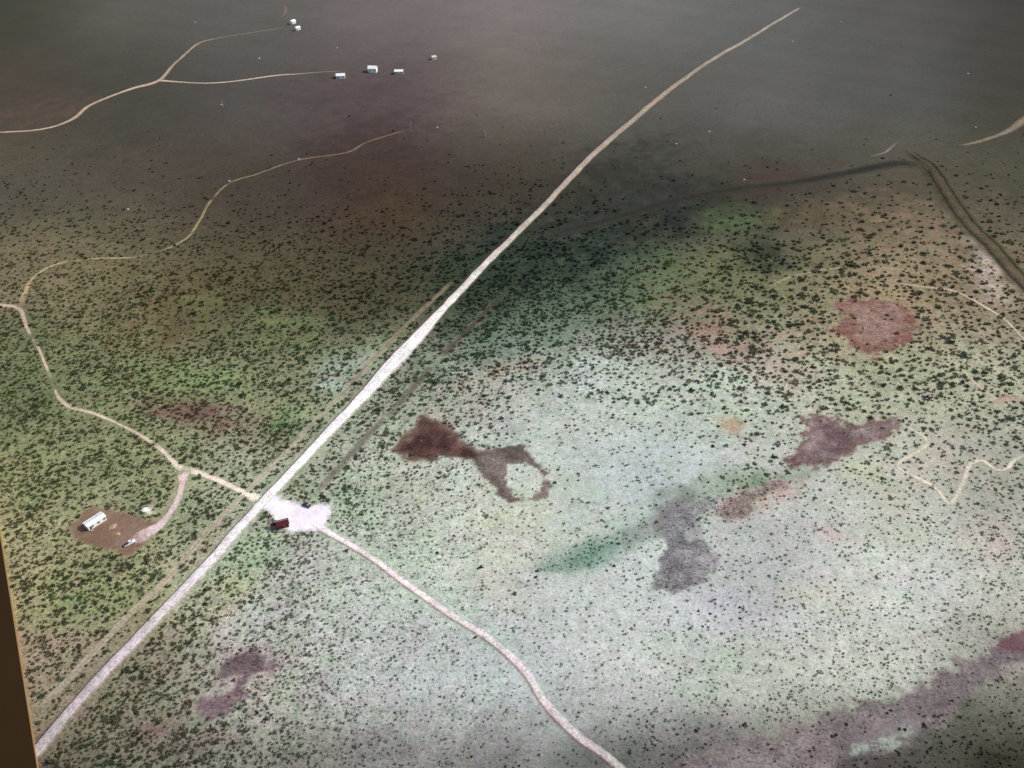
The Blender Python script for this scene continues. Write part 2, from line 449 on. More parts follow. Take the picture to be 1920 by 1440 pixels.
patch('drainage_band', 'broad purple grey drainage band across the lower right corner', 'wash',
      [(1240,1440),(1330,1400),(1420,1382),(1500,1356),(1580,1330),(1650,1308),(1720,1282),(1790,1252),(1850,1216),(1930,1178),(1960,1230),
       (1860,1274),(1800,1320),(1730,1372),(1640,1408),(1520,1450),(1400,1500),(1250,1500)],
      ((110,99,101),(134,123,122)), 0.05, 6.5, mot=0.9, wob=3.0, keep=0.6)
patch('maroon_bank', 'dark maroon wedge of bare soil at the right edge', 'bare patch',
      [(1872,1216),(1900,1190),(1960,1150),(1980,1210),(1920,1224)],
      ((106,78,82),(120,92,94)), 0.10, 4.0, mot=0.5, wob=1.5)
patch('pale_circle', 'small pale green round patch in the purple drainage band', 'bare patch',
      [(1588,1408),(1600,1394),(1622,1394),(1628,1408),(1616,1420),(1596,1420)],
      ((136,142,134),(150,154,146)), 0.09, 3.5, mot=0.9, wob=1.2)
patch('pale_tongue', 'pale green elongated patch in the purple drainage band', 'bare patch',
      [(1632,1396),(1668,1374),(1716,1360),(1722,1370),(1680,1392),(1644,1406)],
      ((134,138,130),(146,148,140)), 0.09, 4.5, mot=0.9, wob=2.0)
patch('brown_yard', 'bare brown dirt yard around the white trailer', 'yard',
      [(128,992),(150,970),(176,950),(240,964),(308,984),(280,1008),(246,1042),(180,1024),(138,1010)],
      ((122,97,81),(138,113,96)), 0.06, 2.5, mot=0.4, wob=.6, keep=1.0)
patch('gravel_lot', 'whitish pink gravel lot beside the road crossing', 'lot',
      [(484,944),(518,928),(556,944),(582,950),(598,944),(622,946),(618,968),(602,990),(584,996),(562,998),(544,1004),(524,990),(512,966),(498,958)],
      ((234,222,228),(246,238,242)), 0.10, 2.5, mot=0.25, wob=.9, keep=1.0)
patch('pale_tank_pad', 'small pale round clearing north of the brown yard', 'bare patch',
      [(262,958),(270,951),(282,952),(288,960),(280,967),(266,966)],
      ((206,206,186),(216,214,196)), 0.05, 3.0, mot=0.4, wob=1.0)

# ------------------------------------------------------------------ roads, tracks and gullies (ribbons with feathered verges)
ROADS = []
def spline(px, step=3.0):
    P = np.array([W(a, b) for a, b in px])
    P = np.vstack([2 * P[0] - P[1], P, 2 * P[-1] - P[-2]])
    out = []; us = []
    for i in range(1, len(P) - 2):
        n = max(2, int(np.hypot(*(P[i + 1] - P[i])) / step))
        t = np.linspace(0, 1, n, endpoint=False)[:, None]
        a, b, c, d = P[i - 1], P[i], P[i + 1], P[i + 2]
        us.append((i - 1 + t[:, 0]) / (len(P) - 3))
        out.append(0.5 * ((2 * b) + (-a + c) * t + (2 * a - 5 * b + 4 * c - d) * t * t + (-a + 3 * b - 3 * c + d) * t ** 3))
    out.append(P[-2][None]); us.append(np.ones(1))
    return np.vstack(out), np.concatenate(us)

def ribbon(name, label, cat, px, profile, lift, jit=0.25, colscale=None, widths=None, mot=0.3, clear=0.5, gaps=0.0, step=3.0, fade=(4, 4)):
    """profile: (offset in m from the centre line, rise in m, sRGB or None = soil of the plain)"""
    C, U = spline(px, step)
    T = np.gradient(C, axis=0); T /= np.hypot(T[:, 0], T[:, 1])[:, None] + 1e-9
    Nrm = np.stack([-T[:, 1], T[:, 0]], 1)                  # to the left of travel
    n, k = len(C), len(profile)
    s = np.cumsum(np.r_[0, np.hypot(*np.diff(C, axis=0).T)])
    wsc = np.ones(n)
    if widths is not None:
        wsc = np.interp(U, np.linspace(0, 1, len(widths)), widths)
    off = np.array([p[0] for p in profile])
    O = off[None, :] * wsc[:, None]
    J = (fnoise(s[:, None] + 37 * lift * 100 + np.sign(off)[None, :] * 211, np.zeros((n, k)) + 5, 9.0) - 0.5) * 2 * jit
    O = O + J * np.sign(off)[None, :]
    XX = C[:, 0:1] + Nrm[:, 0:1] * O
    YY = C[:, 1:2] + Nrm[:, 1:2] * O
    x, y = XX.ravel(), YY.ravel()
    z = h(x, y) + lift + np.tile([p[1] for p in profile], n)
    base = surface(x, y).reshape(n, k, 3)
    col = base.copy()
    q = np.ones(n)
    if gaps:
        g = fnoise(s, s * 0 + 11, 16.0)
        q = np.clip((g - gaps) / 0.12, 0, 1)
    cs = np.ones((n, 3))
    if colscale is not None:
        tt = np.linspace(0, 1, len(colscale))
        cs = np.stack([np.interp(U, tt, [c[i] for c in colscale]) for i in range(3)], 1)
    wob = 0.80 + 0.26 * fnoise(s, s * 0 + 3, 18.0) + 0.14 * fnoise(s + 50, s * 0 + 9, 5.0)
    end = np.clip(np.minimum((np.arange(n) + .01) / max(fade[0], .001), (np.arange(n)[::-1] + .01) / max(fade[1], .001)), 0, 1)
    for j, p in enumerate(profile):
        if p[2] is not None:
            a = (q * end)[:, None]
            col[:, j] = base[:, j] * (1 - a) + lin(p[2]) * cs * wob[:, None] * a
    isr = np.array([0.0 if p[2] is None else 1.0 for p in profile])
    mo = mottle_at(x, y) * (1 - np.tile(isr, n)) + mot * np.tile(isr, n)
    o = mesh_np(name, np.stack([x, y, z], 1), grid_faces(n, k), M_EARTH, col.reshape(-1, 3), mo)
    tag(o, label, cat, 'structure')
    ROADS.append((C, clear * max(abs(off))))
    return o

WHITE = (234,228,226)
# the straight road on a low bank; travel from lower left to upper right, so positive offsets lie on its left; the left slope's reddish earth has shade painted in
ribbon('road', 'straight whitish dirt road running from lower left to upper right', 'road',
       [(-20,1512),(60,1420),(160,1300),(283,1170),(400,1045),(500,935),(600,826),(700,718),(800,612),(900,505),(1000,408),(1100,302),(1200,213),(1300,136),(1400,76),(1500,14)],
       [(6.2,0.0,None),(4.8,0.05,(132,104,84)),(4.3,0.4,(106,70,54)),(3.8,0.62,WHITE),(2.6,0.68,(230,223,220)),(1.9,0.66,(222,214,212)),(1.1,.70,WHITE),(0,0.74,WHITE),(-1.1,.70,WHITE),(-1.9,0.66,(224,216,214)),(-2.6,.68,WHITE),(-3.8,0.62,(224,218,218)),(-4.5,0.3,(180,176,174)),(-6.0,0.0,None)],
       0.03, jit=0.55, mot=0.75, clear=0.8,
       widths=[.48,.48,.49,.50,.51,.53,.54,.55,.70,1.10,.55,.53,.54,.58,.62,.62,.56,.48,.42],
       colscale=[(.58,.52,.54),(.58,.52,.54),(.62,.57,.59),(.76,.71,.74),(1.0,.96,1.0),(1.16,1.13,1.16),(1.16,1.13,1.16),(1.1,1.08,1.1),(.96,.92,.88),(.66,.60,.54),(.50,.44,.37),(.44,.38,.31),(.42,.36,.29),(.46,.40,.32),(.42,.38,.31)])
ribbon('side_road', 'pale winding dirt road from the gravel lot to the bottom edge', 'road',
       [(590,980),(612,998),(650,1020),(700,1052),(750,1090),(800,1124),(850,1158),(900,1188),(945,1222),(985,1262),(1006,1296),(1030,1328),(1080,1378),(1130,1414),(1180,1456),(1260,1516),(1370,1590),(1500,1680)],
       [(3.6,0,None),(2.2,.05,(226,216,214)),(0,.08,(232,224,224)),(-1.9,.05,(222,208,206)),(-2.7,.02,(150,118,110)),(-3.9,0,None)],
       0.07, jit=0.35, mot=0.75, clear=0.9, widths=[.9,.5,.48,.5,.52,.54,.52,.54,.62,.54,.5,.5,.5], fade=(0,0),
       colscale=[(1.2,1.15,1.2),(1.12,1.06,1.08),(1.0,.95,.95),(.92,.88,.88),(.85,.82,.82),(.72,.69,.68),(.62,.58,.56),(.60,.56,.54)])
TAN = (208,194,180)
ribbon('winding_track', 'narrow sandy track winding down the left side to the crossing', 'track',
       [(-40,572),(0,576),(36,580),(52,618),(76,662),(98,716),(108,742),(132,764),(180,778),(232,800),(276,824),(304,846),(336,876),(364,884),(410,900),(450,920),(490,940)],
       [(3.4,0,None),(1.7,.02,TAN),(0,.03,(216,202,190)),(-1.7,.02,TAN),(-3.4,0,None)],
       0.045, jit=0.5, mot=0.7, clear=0.45, widths=[1.1,.8,.46,.30,.34,.28,.56,.32,.30,.42,.42,.9,.5,.48,1.1], gaps=0.30, fade=(0,0),
       colscale=[(.85,.76,.7),(.78,.70,.62),(.82,.75,.68),(.95,.88,.82),(1.15,1.1,1.08),(1.5,1.45,1.45)])
ribbon('driveway', 'pale driveway curving from the track to the brown yard', 'track',
       [(344,884),(342,908),(334,934),(318,962),(298,984),(268,1002),(246,1018)],
       [(4.0,0,None),(2.4,.02,(216,200,196)),(0,.03,(226,208,210)),(-2.4,.02,(216,196,192)),(-4.0,0,None)],
       0.085, jit=0.5, mot=0.75, clear=0.9, widths=[1.0,.45,.42,.45,.75,1.15,.9], fade=(1,3), colscale=[(.95,.85,.8),(.9,.85,.8),(1,.95,.95),(.95,.88,.88)])
ribbon('far_track', 'thin pale track curving across the dark ground at upper left', 'track',
       [(-60,248),(0,247),(80,240),(135,222),(165,200),(200,184),(250,166),(298,150),(330,118),(372,84),(410,72),(465,62),(535,50)],
       [(5.0,0,None),(2.6,.03,(196,172,156)),(0,.05,(216,198,184)),(-2.6,.03,(196,176,160)),(-5.0,0,None)],
       0.05, jit=0.5, mot=0.75, clear=0.8, widths=[.42,.44,.46,.6,.5,.46,.5,.8,.5,.44,.36,.3,.28,.28], step=3,
       colscale=[(.7,.68,.64),(.75,.7,.64),(.72,.66,.6),(.8,.72,.64),(.6,.56,.5),(.42,.40,.36),(.34,.32,.29)])
ribbon('far_branch_track', 'thin pale branch track leading right to the white houses', 'track',
       [(296,150),(340,152),(400,155),(450,152),(520,142),(560,139),(610,135),(660,132)],
       [(4.4,0,None),(2.2,.03,(206,190,178)),(0,.05,(220,206,194)),(-2.2,.03,(206,190,178)),(-4.4,0,None)],
       0.075, jit=0.5, mot=0.75, clear=0.8, widths=[.8,.44,.46,.5,.5,.36,.34,.34], step=3, fade=(0,4),
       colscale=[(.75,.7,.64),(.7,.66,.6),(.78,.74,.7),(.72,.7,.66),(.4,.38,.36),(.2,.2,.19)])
ribbon('faint_track', 'faint broken track climbing from the left edge towards the dark ground', 'track',
       [(36,578),(52,540),(70,515),(110,496),(180,486),(250,482),(300,470),(350,446),(376,410),(392,380),(430,342),(480,326),(560,302),(650,288),(690,268),(770,242)],
       [(3.4,0,None),(1.5,.02,(170,154,124)),(0,.03,(176,160,132)),(-1.5,.02,(170,154,124)),(-3.4,0,None)],
       0.06, jit=0.5, mot=0.7, clear=0.4, widths=[.7,.5,.42,.4,.4,.4,.4,.4,.4,.4,.4], gaps=0.31, step=4,
       colscale=[(1.1,1.0,.95),(1.05,1.0,.92),(.9,.88,.8),(.72,.69,.62),(.6,.56,.5),(.5,.47,.43),(.38,.36,.34)])
ribbon('verge_track', 'faint tan wheel track along the left side of the straight road', 'track',
       [(78,1330),(162,1238),(246,1150),(314,1084),(386,1000),(448,938),(520,864),(590,788),(648,728),(708,662),(780,592),(856,520)],
       [(1.9,0,None),(.9,.0,(168,158,144)),(0,.02,(150,142,126)),(-.9,.0,(168,158,144)),(-1.9,0,None)],
       0.055, jit=0.6, mot=0.8, clear=0.8, gaps=0.14,
       colscale=[(1.0,.95,.9),(1.1,1.05,.98),(1.15,1.1,1.02),(1.25,1.22,1.18),(1.0,.97,.9),(.75,.7,.6),(.45,.40,.32)])
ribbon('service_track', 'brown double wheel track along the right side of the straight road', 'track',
       [(590,930),(640,872),(700,806),(760,744),(820,676),(880,616),(940,552),(1000,490)],
       [(4.0,0,None),(2.8,.0,(164,152,142)),(1.4,.02,(124,124,108)),(-1.4,.02,(124,124,108)),(-2.8,.0,(162,150,140)),(-4.0,0,None)],
       0.055, jit=0.6, mot=1.0, clear=0.4, gaps=.25, fade=(2, 25),
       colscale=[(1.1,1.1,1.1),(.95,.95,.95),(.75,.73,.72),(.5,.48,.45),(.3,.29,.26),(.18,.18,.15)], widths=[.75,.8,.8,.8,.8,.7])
ribbon('gully', 'dark double banked gully running down the right edge', 'gully',
       [(1700,282),(1742,312),(1775,362),(1808,410),(1856,462),(1900,512),(1950,566)],
       [(11,0,None),(7.5,.4,(92,84,66)),(5.6,-.02,(50,47,38)),(4.0,.2,(88,78,64)),(0,.4,(98,86,70)),(-2.5,.2,(82,73,60)),(-4.5,-.02,(46,43,36)),(-6.5,.4,(80,75,60)),(-10,0,None)],
       0.06, jit=1.4, mot=1.0, clear=0.8, widths=[.5,.9,1.0,.95,.9,.9], step=3, colscale=[(.7,.74,.7),(.75,.76,.72),(.85,.85,.8),(1,1,.95),(1.05,1.0,1.0)])
ribbon('corner_track', 'tan track entering at the upper right edge', 'track',
       [(1796,272),(1830,266),(1872,252),(1896,242),(1920,226),(1970,190)],
       [(6.2,0,None),(2.6,.03,(128,114,96)),(0,.05,(138,124,104)),(-2.6,.03,(128,114,96)),(-6.2,0,None)],
       0.05, jit=0.8, mot=0.75, clear=0.8, widths=[.25,.45,.5,.7,.85,.9], step=4)
ribbon('dark_ditch', 'dark curving ditch line across the far ground', 'gully',
       [(1040,440),(1160,405),(1260,378),(1380,356),(1480,342),(1580,325),(1680,306),(1745,312)],
       [(9,0,None),(4,.2,(54,52,45)),(0,.1,(46,45,40)),(-4,.2,(54,52,45)),(-9,0,None)],
       0.09, jit=1.0, mot=0.6, clear=0.8, step=5, gaps=0.1, widths=[.6,.9,.9,.7,.8,.9,1])
ribbon('pale_scratch', 'short pale track in the dark ground above the gully', 'track',
       [(1630,294),(1655,288),(1668,280),(1682,266)],
       [(1.8,0,None),(.6,.03,(126,126,118)),(-.6,.03,(126,126,118)),(-1.8,0,None)], 0.06, jit=0.4, mot=0.75, step=4)
TR = [(1.3,0,None),(.5,.02,(208,196,176)),(0,.03,(214,202,184)),(-.5,.02,(208,196,176)),(-1.3,0,None)]
ribbon('path', 'thin pale path through scrub from the red field to the right edge', 'track',
       [(1672,530),(1730,538),(1790,548),(1840,574),(1886,602),(1930,650)], TR, 0.06, jit=0.6, mot=0.75, clear=0.8, gaps=0.02, colscale=[(.72,.7,.65),(.8,.76,.7),(.85,.8,.76)])
ribbon('path', 'thin pale path at the right edge below the red field', 'track',
       [(1776,676),(1806,700),(1840,732),(1868,748),(1900,748),(1940,742)], TR, 0.06, jit=0.6, mot=0.75, clear=0.8, gaps=0.02, colscale=[(.8,.78,.72),(.9,.88,.85)])
ribbon('path', 'thin pale zigzag path between the purple pond and the right edge', 'track',
       [(1692,796),(1712,806),(1734,820),(1738,834),(1708,854),(1682,872),(1700,886),(1728,900),(1758,918),(1780,944),(1798,920),(1812,888),(1822,868),(1844,864),(1868,882),(1890,878),(1902,862),(1930,850)],
       TR, 0.06, jit=0.4, mot=0.75, clear=0.8, gaps=0.02)
ribbon('path', 'faint tan arc path above the red field', 'track',
       [(1440,540),(1490,516),(1550,504),(1620,500),(1690,508),(1750,524)], TR, 0.075, jit=0.4, mot=0.6, clear=0.4, gaps=0.25, colscale=[(.5,.46,.4),(.56,.52,.45),(.56,.52,.46)])
ribbon('red_track', 'short reddish dug line at the right edge', 'track',
       [(1862,768),(1874,756),(1890,748),(1930,752)], [(3.5,0,None),(1.8,.02,(160,124,110)),(-1.8,.02,(186,156,142)),(-3.5,0,None)], 0.09, jit=0.5, mot=0.75)

# ------------------------------------------------------------------ mesh builder for built things
class MB:
    def __init__(self): self.v = []; self.f = []
    def box(self, c, s, rz=0.0, taper=1.0):
        n = len(self.v); ca, sa = math.cos(rz), math.sin(rz)
        for k in (-1, 1):
            t = taper if k > 0 else 1.0
            for a, b in ((-1, -1), (1, -1), (1, 1), (-1, 1)):
                x, y = a * s[0] / 2 * t, b * s[1] / 2 * t
                self.v.append((c[0] + x * ca - y * sa, c[1] + x * sa + y * ca, c[2] + k * s[2] / 2))
        self.f += [tuple(n + i for i in q) for q in ((3,2,1,0),(4,5,6,7),(0,1,5,4),(1,2,6,5),(2,3,7,6),(3,0,4,7))]
        return self
    def prism(self, prof, y0, y1, inset=0.0):
        """profile in x,z extruded along y"""
        n = len(self.v); k = len(prof)
        for y in (y0, y1):
            for x, z in prof: self.v.append((x, y, z))
        self.f.append(tuple(range(n, n + k))); self.f.append(tuple(range(n + 2 * k - 1, n + k - 1, -1)))
        for i in range(k):
            j = (i + 1) % k
            self.f.append((n + i, n + k + i, n + k + j, n + j))
        return self
    def cyl(self, c, r, half, seg=14, ax='y', r2=None):
        n = len(self.v); r2 = r if r2 is None else r2
        for k, rr in ((-1, r), (1, r2)):
            for i in range(seg):
                a = 2 * math.pi * i / seg
                p, q = rr * math.cos(a), rr * math.sin(a)
                o = (p, k * half, q) if ax == 'y' else (p, q, k * half)
                self.v.append((c[0] + o[0], c[1] + o[1], c[2] + o[2]))
        self.f.append(tuple(range(n, n + seg))); self.f.append(tuple(range(n + 2 * seg - 1, n + seg - 1, -1)))
        for i in range(seg):
            j = (i + 1) % seg
            self.f.append((n + i, n + seg + i, n + seg + j, n + j))
        return self
    def build(self, name, mat, parent, bevel=0.0):
        me = bpy.data.meshes.new(name)
        me.from_pydata(self.v, [], self.f); me.update()
        bm = bmesh.new(); bm.from_mesh(me)
        bmesh.ops.recalc_face_normals(bm, faces=bm.faces)
        if bevel: bmesh.ops.bevel(bm, geom=bm.edges[:], offset=bevel, segments=2, affect='EDGES', profile=0.6)
        bm.to_mesh(me); bm.free()
        me.materials.append(mat)
        o = bpy.data.objects.new(name, me); COL.objects.link(o); o.parent = parent
        return o

def thing(name, label, cat, loc, rz=0.0, group=None):
    o = bpy.data.objects.new(name, None); COL.objects.link(o)
    o.location = loc; o.rotation_euler = (0, 0, rz); o.empty_display_size = 0.5
    return tag(o, label, cat, None, group)

def at(px, py, up=0.0):
    x, y = W(px, py)
    return (x, y, float(h(np.array(x), np.array(y))) + up)

M_WHITE = plain_material('white_metal_siding', (232,230,222), .55, .06, .8)
M_ROOFW = plain_material('white_roof_sheet', (244,243,236), .5, .05, .6)
M_OFFW = plain_material('off_white_render', (206,198,184), .85, .10, .7)
M_YELLOW = plain_material('ochre_render', (196,160,82), .85, .12, .7)
M_GLASS = plain_material('window_glass', (84,92,96), .12, .1, 1.0, 0.6)
M_TRIM = plain_material('grey_trim', (150,148,142), .6, .1, 2.0)
M_DOOR = plain_material('brown_door', (96,70,52), .7, .15, 2.0)
M_RED = plain_material('dark_red_boards', (86,22,30), .75, .2, 1.5)
M_RED2 = plain_material('dark_red_roof_sheet', (84,22,32), .8, .18, 1.2)
M_DARK = plain_material('dark_car_paint', (44,38,50), .35, .1, 1.0, .5)
M_CARW = plain_material('white_car_paint', (236,232,230), .35, .04, 1.0, .5)
M_TYRE = plain_material('tyre_rubber', (30,30,30), .9, .1, 4.0)
M_RIM = plain_material('rim_metal', (150,150,152), .4, .1, 4.0, .5, .6)
M_LAMP = plain_material('lamp_lens', (210,206,190), .2, .05, 4.0, .5)
M_TAIL = plain_material('tail_lens', (140,24,20), .3, .1, 4.0, .5)
M_SAND = plain_material('tan_spoil', (176,148,118), .95, .2, .9)
M_WOOD = plain_material('weathered_wood', (168,156,140), .9, .2, 3.0)
M_ROCK = plain_material('pale_rock', (196,192,184), .9, .2, 1.2)
M_BEZEL = plain_material('dark_brown_plastic', (48,34,17), .85, .10, .02, .08)
M_EDGE = plain_material('pale_brown_edge', (150,118,74), .6, .1, .05)

def gable_house(name, label, loc, rz, L_, Wd, H_, roof_h, wall_m, roof_m, door=True, win=2, end_wall=None, over=0.35, group=None):
    t = thing(name, label, 'house', loc, rz, group)
    MB().prism([(-L_/2,-.3),(L_/2,-.3),(L_/2,H_),(-L_/2,H_)], -Wd/2, Wd/2).build('wall', wall_m, t)
    for s in (-1, 1):          # gable ends
        m = MB(); n = 0
        x0, x1 = (s * (L_/2 - .18), s * L_/2)
        m.v = [(x0,-Wd/2,H_),(x0,Wd/2,H_),(x0,0,H_+roof_h),(x1,-Wd/2,H_),(x1,Wd/2,H_),(x1,0,H_+roof_h)]
        m.f = [(0,1,2),(5,4,3),(0,3,4,1),(1,4,5,2),(2,5,3,0)]
        m.build('gable', end_wall or wall_m, t)
    sl = math.hypot(Wd/2 + over, roof_h * (1 + over / (Wd/2)))
    r = None
    for s in (-1, 1):          # two roof slopes with thickness
        m = MB()
        y0, z0 = s * (Wd/2 + over), H_ - roof_h * over / (Wd/2)
        a = [(-L_/2-over, y0, z0+.02), (L_/2+over, y0, z0+.02), (L_/2+over, 0, H_+roof_h+.02), (-L_/2-over, 0, H_+roof_h+.02)]
        m.v = a + [(x, y, z + .14) for x, y, z in a]
        m.f = [(0,1,2,3),(7,6,5,4),(0,4,5,1),(1,5,6,2),(2,6,7,3),(3,7,4,0)]
        rr = m.build('roof_slope', roof_m, t)
        # ribs of the roof sheet
        k = max(3, int(L_ / 1.6))
        q = MB()
        for i in range(k):
            x = -L_/2 + (i + .5) * L_ / k
            n0 = len(q.v)
            w = .05
            for dx in (-w, w):
                q.v += [(x+dx, y0, z0+.155), (x+dx, 0, H_+roof_h+.155), (x+dx, y0, z0+.21), (x+dx, 0, H_+roof_h+.21)]
            q.f += [(n0,n0+1,n0+3,n0+2),(n0+6,n0+7,n0+5,n0+4),(n0+2,n0+3,n0+7,n0+6),(n0,n0+2,n0+6,n0+4),(n0+1,n0+5,n0+7,n0+3)]
        q.build('roof_rib', roof_m, rr)
    MB().box((0,0,H_+roof_h+.2),(L_+2*over,.3,.08)).build('ridge_cap', M_TRIM, t)
    for s in (-1, 1):
        for i in range(win):
            x = -L_/2 + (i + .5) * L_ / win + (.6 if door and s < 0 else 0)
            f = MB().box((x, s*(Wd/2+.03), H_*.58),(1.25,.1,1.05)).build('window', M_TRIM, t)
            MB().box((x, s*(Wd/2+.07), H_*.58),(1.05,.06,.85)).build('pane', M_GLASS, f)
    if door:
        d = MB().box((-L_/2+1.1, -Wd/2-.04, 1.02),(.95,.1,2.04)).build('door', M_DOOR, t)
        MB().box((-L_/2+.75, -Wd/2-.11, 1.0),(.08,.06,.12)).build('handle', M_TRIM, d)
        MB().box((-L_/2+1.1, -Wd/2-.7, .1),(1.5,1.2,.3)).build('step', M_TRIM, t)
    return t

# white trailer on the brown yard
ax, ay = W(163, 991); bx, by = W(196, 970)
tl = math.hypot(bx - ax, by - ay)
tr = gable_house('trailer_home', 'long white mobile home standing on the brown dirt yard', at(179.5, 981), math.atan2(by - ay, bx - ax), tl, 4.2, 2.7, .55, M_WHITE, M_ROOFW, True, 3, over=.25)
tr['category'] = 'trailer'
MB().box((0,0,-.05),(tl+.1,4.3,.5)).build('skirting', M_TRIM, tr)
MB().cyl((tl*.2,.8,3.35),.15,.3,10,'z').build('roof_vent', M_TRIM, tr)

# dark red shed by the gravel lot
sh = gable_house('shed', 'dark red wooden shed at the edge of the gravel lot', at(531, 988), math.radians(22), 5.4, 3.6, 2.5, 1.1, M_RED, M_RED2, True, 1)
sh['category'] = 'shed'
ln = MB()
ln.box((-2.9-1.3, .5, 2.1), (2.7, 2.4, .12))
ln.build('lean_to_roof', M_RED2, sh)
for yy in (-.5, 1.5):
    MB().box((-5.3, yy, .9), (.15, .15, 2.3)).build('post', M_DOOR, sh)

# far white houses
gable_house('white_house', 'small white house at the end of the branch track, leftmost of the far row', at(639, 146), math.radians(8), 9, 6.5, 3.0, 1.6, M_WHITE, M_ROOFW)
gable_house('white_house', 'white house with an ochre gable, tallest of the far row', at(699, 133), math.radians(-4), 9, 8, 4.6, 2.0, M_WHITE, M_ROOFW, end_wall=M_YELLOW)
gable_house('white_house', 'low white house at the right end of the far row', at(748, 136), math.radians(4), 9, 6, 2.8, 1.4, M_OFFW, M_ROOFW)
gable_house('white_house', 'tiny lone off white hut up right of the far row', at(813, 110), math.radians(30), 5, 4, 2.6, 1.2, M_OFFW, M_OFFW, win=1)
gable_house('white_house', 'small white hut near the top edge, upper of two', at(549, 44), math.radians(60), 6.5, 5, 3.0, 1.4, M_WHITE, M_ROOFW, win=1)
gable_house('white_house', 'small white hut near the top edge, lower of two', at(558, 56), math.radians(50), 6, 4.5, 2.8, 1.3, M_WHITE, M_ROOFW, win=1)
ribbon('hut_track', 'short rusty pale track above the two huts at the top edge', 'track',
       [(525,35),(533,27),(535,18),(532,8)], [(3,0,None),(1.2,.03,(112,98,84)),(-1.2,.03,(124,110,96)),(-3,0,None)], 0.06, jit=0.6, mot=0.2, step=5)

# vehicles
def car(name, label, loc, rz, paint, pickup=False):
    t = thing(name, label, 'pickup' if pickup else 'car', loc, rz)
    Lc, Wc = (5.3, 1.9) if pickup else (4.5, 1.8)
    a = Lc / 2
    if pickup:
        body = [(-a,.42),(-a,1.0),(-a+.1,1.08),(a-1.75,1.08),(a-.2,.98),(a,.82),(a,.42)]
        cab = [(-.35,1.05),(-.25,1.72),(.75,1.76),(1.35,1.06)]
    else:
        body = [(-a,.38),(-a,.86),(-a+.12,.96),(a-1.3,.95),(a-.15,.80),(a,.62),(a,.38)]
        cab = [(-a+.35,.94),(-a+.95,1.44),(.35,1.46),(1.15,.94)]
    MB().prism(body, -Wc/2, Wc/2).build('body', paint, t, .04)
    MB().prism(cab, -Wc/2+.12, Wc/2-.12).build('cabin', paint, t, .04)
    # windscreen, rear and side windows
    def quad(name, p, q, y0, y1):
        m = MB(); dx, dz = q[0]-p[0], q[1]-p[1]; l = math.hypot(dx, dz); nx, nz = dz/l*.03, -dx/l*.03
        if nz < 0: nx, nz = -nx, -nz
        m.v = [(p[0]+nx,y0,p[1]+nz),(q[0]+nx,y0,q[1]+nz),(q[0]+nx,y1,q[1]+nz),(p[0]+nx,y1,p[1]+nz),(p[0],y0,p[1]),(q[0],y0,q[1]),(q[0],y1,q[1]),(p[0],y1,p[1])]
        m.f = [(0,1,2,3),(7,6,5,4),(0,4,5,1),(1,5,6,2),(2,6,7,3),(3,7,4,0)]
        m.build(name, M_GLASS, t)
    le = lambda p, q, u: (p[0]+(q[0]-p[0])*u, p[1]+(q[1]-p[1])*u)
    quad('windscreen', le(cab[2],cab[3],.12), le(cab[2],cab[3],.9), -Wc/2+.25, Wc/2-.25)
    quad('rear_window', le(cab[0],cab[1],.15), le(cab[0],cab[1],.88), -Wc/2+.25, Wc/2-.25)
    cx = sum(p[0] for p in cab)/4; cz = sum(p[1] for p in cab)/4
    pr = [(cx+(p[0]-cx)*.78, cz+(p[1]-cz)*.68) for p in cab]
    for s in (-1, 1):
        y = s*(Wc/2-.10)
        MB().prism(pr, min(y, y+s*.015)-.005, max(y, y+s*.015)+.005).build('side_window', M_GLASS, t)
    if pickup:
        MB().box((-a+.98,0,1.03),(1.75,Wc-.25,.14)).build('load_bed', M_TYRE, t)
    for sx in (a-.9, -a+.95):
        for s in (-1, 1):
            w = MB().cyl((sx, s*(Wc/2-.1), .36), .36, .12).build('wheel', M_TYRE, t)
            MB().cyl((sx, s*(Wc/2+.01), .36), .2, .03).build('rim', M_RIM, w)
    for s in (-1, 1):
        MB().box((a-.02, s*(Wc/2-.3), .68),(.08,.36,.16)).build('headlight', M_LAMP, t)
        MB().box((-a+.0, s*(Wc/2-.2), .78),(.08,.22,.16)).build('tail_light', M_TAIL, t)
    return t

car('pickup_truck', 'white pickup parked where the driveway ends on the brown yard', at(243, 1018, .1), math.radians(40), M_CARW, True)
car('parked_car', 'dark car parked on the gravel lot', at(576, 950, .12), math.radians(-28), M_DARK)

def lump(name, label, cat, loc, sx, sy, sz, mat, seed, group=None, sub=2):
    bm = bmesh.new(); bmesh.ops.create_icosphere(bm, subdivisions=sub, radius=1)
    r = random.Random(seed)
    ph = [r.uniform(0, 6.28) for _ in range(6)]
    for v in bm.verts:
        c = v.co
        d = 1 + .18*math.sin(3*c.x+ph[0])*math.sin(2.5*c.y+ph[1]) + .12*math.sin(5*c.y+ph[2]+2*c.z) + r.uniform(-.06,.06)
        v.co = (c.x*sx*d, c.y*sy*d, max(-.25, c.z)*sz*d)
    me = bpy.data.meshes.new(name); bm.to_mesh(me); bm.free(); me.materials.append(mat)
    o = bpy.data.objects.new(name, me); COL.objects.link(o); o.location = loc
    o.rotation_euler = (0, 0, r.uniform(0, 6.28))
    return tag(o, label, cat, None, group)

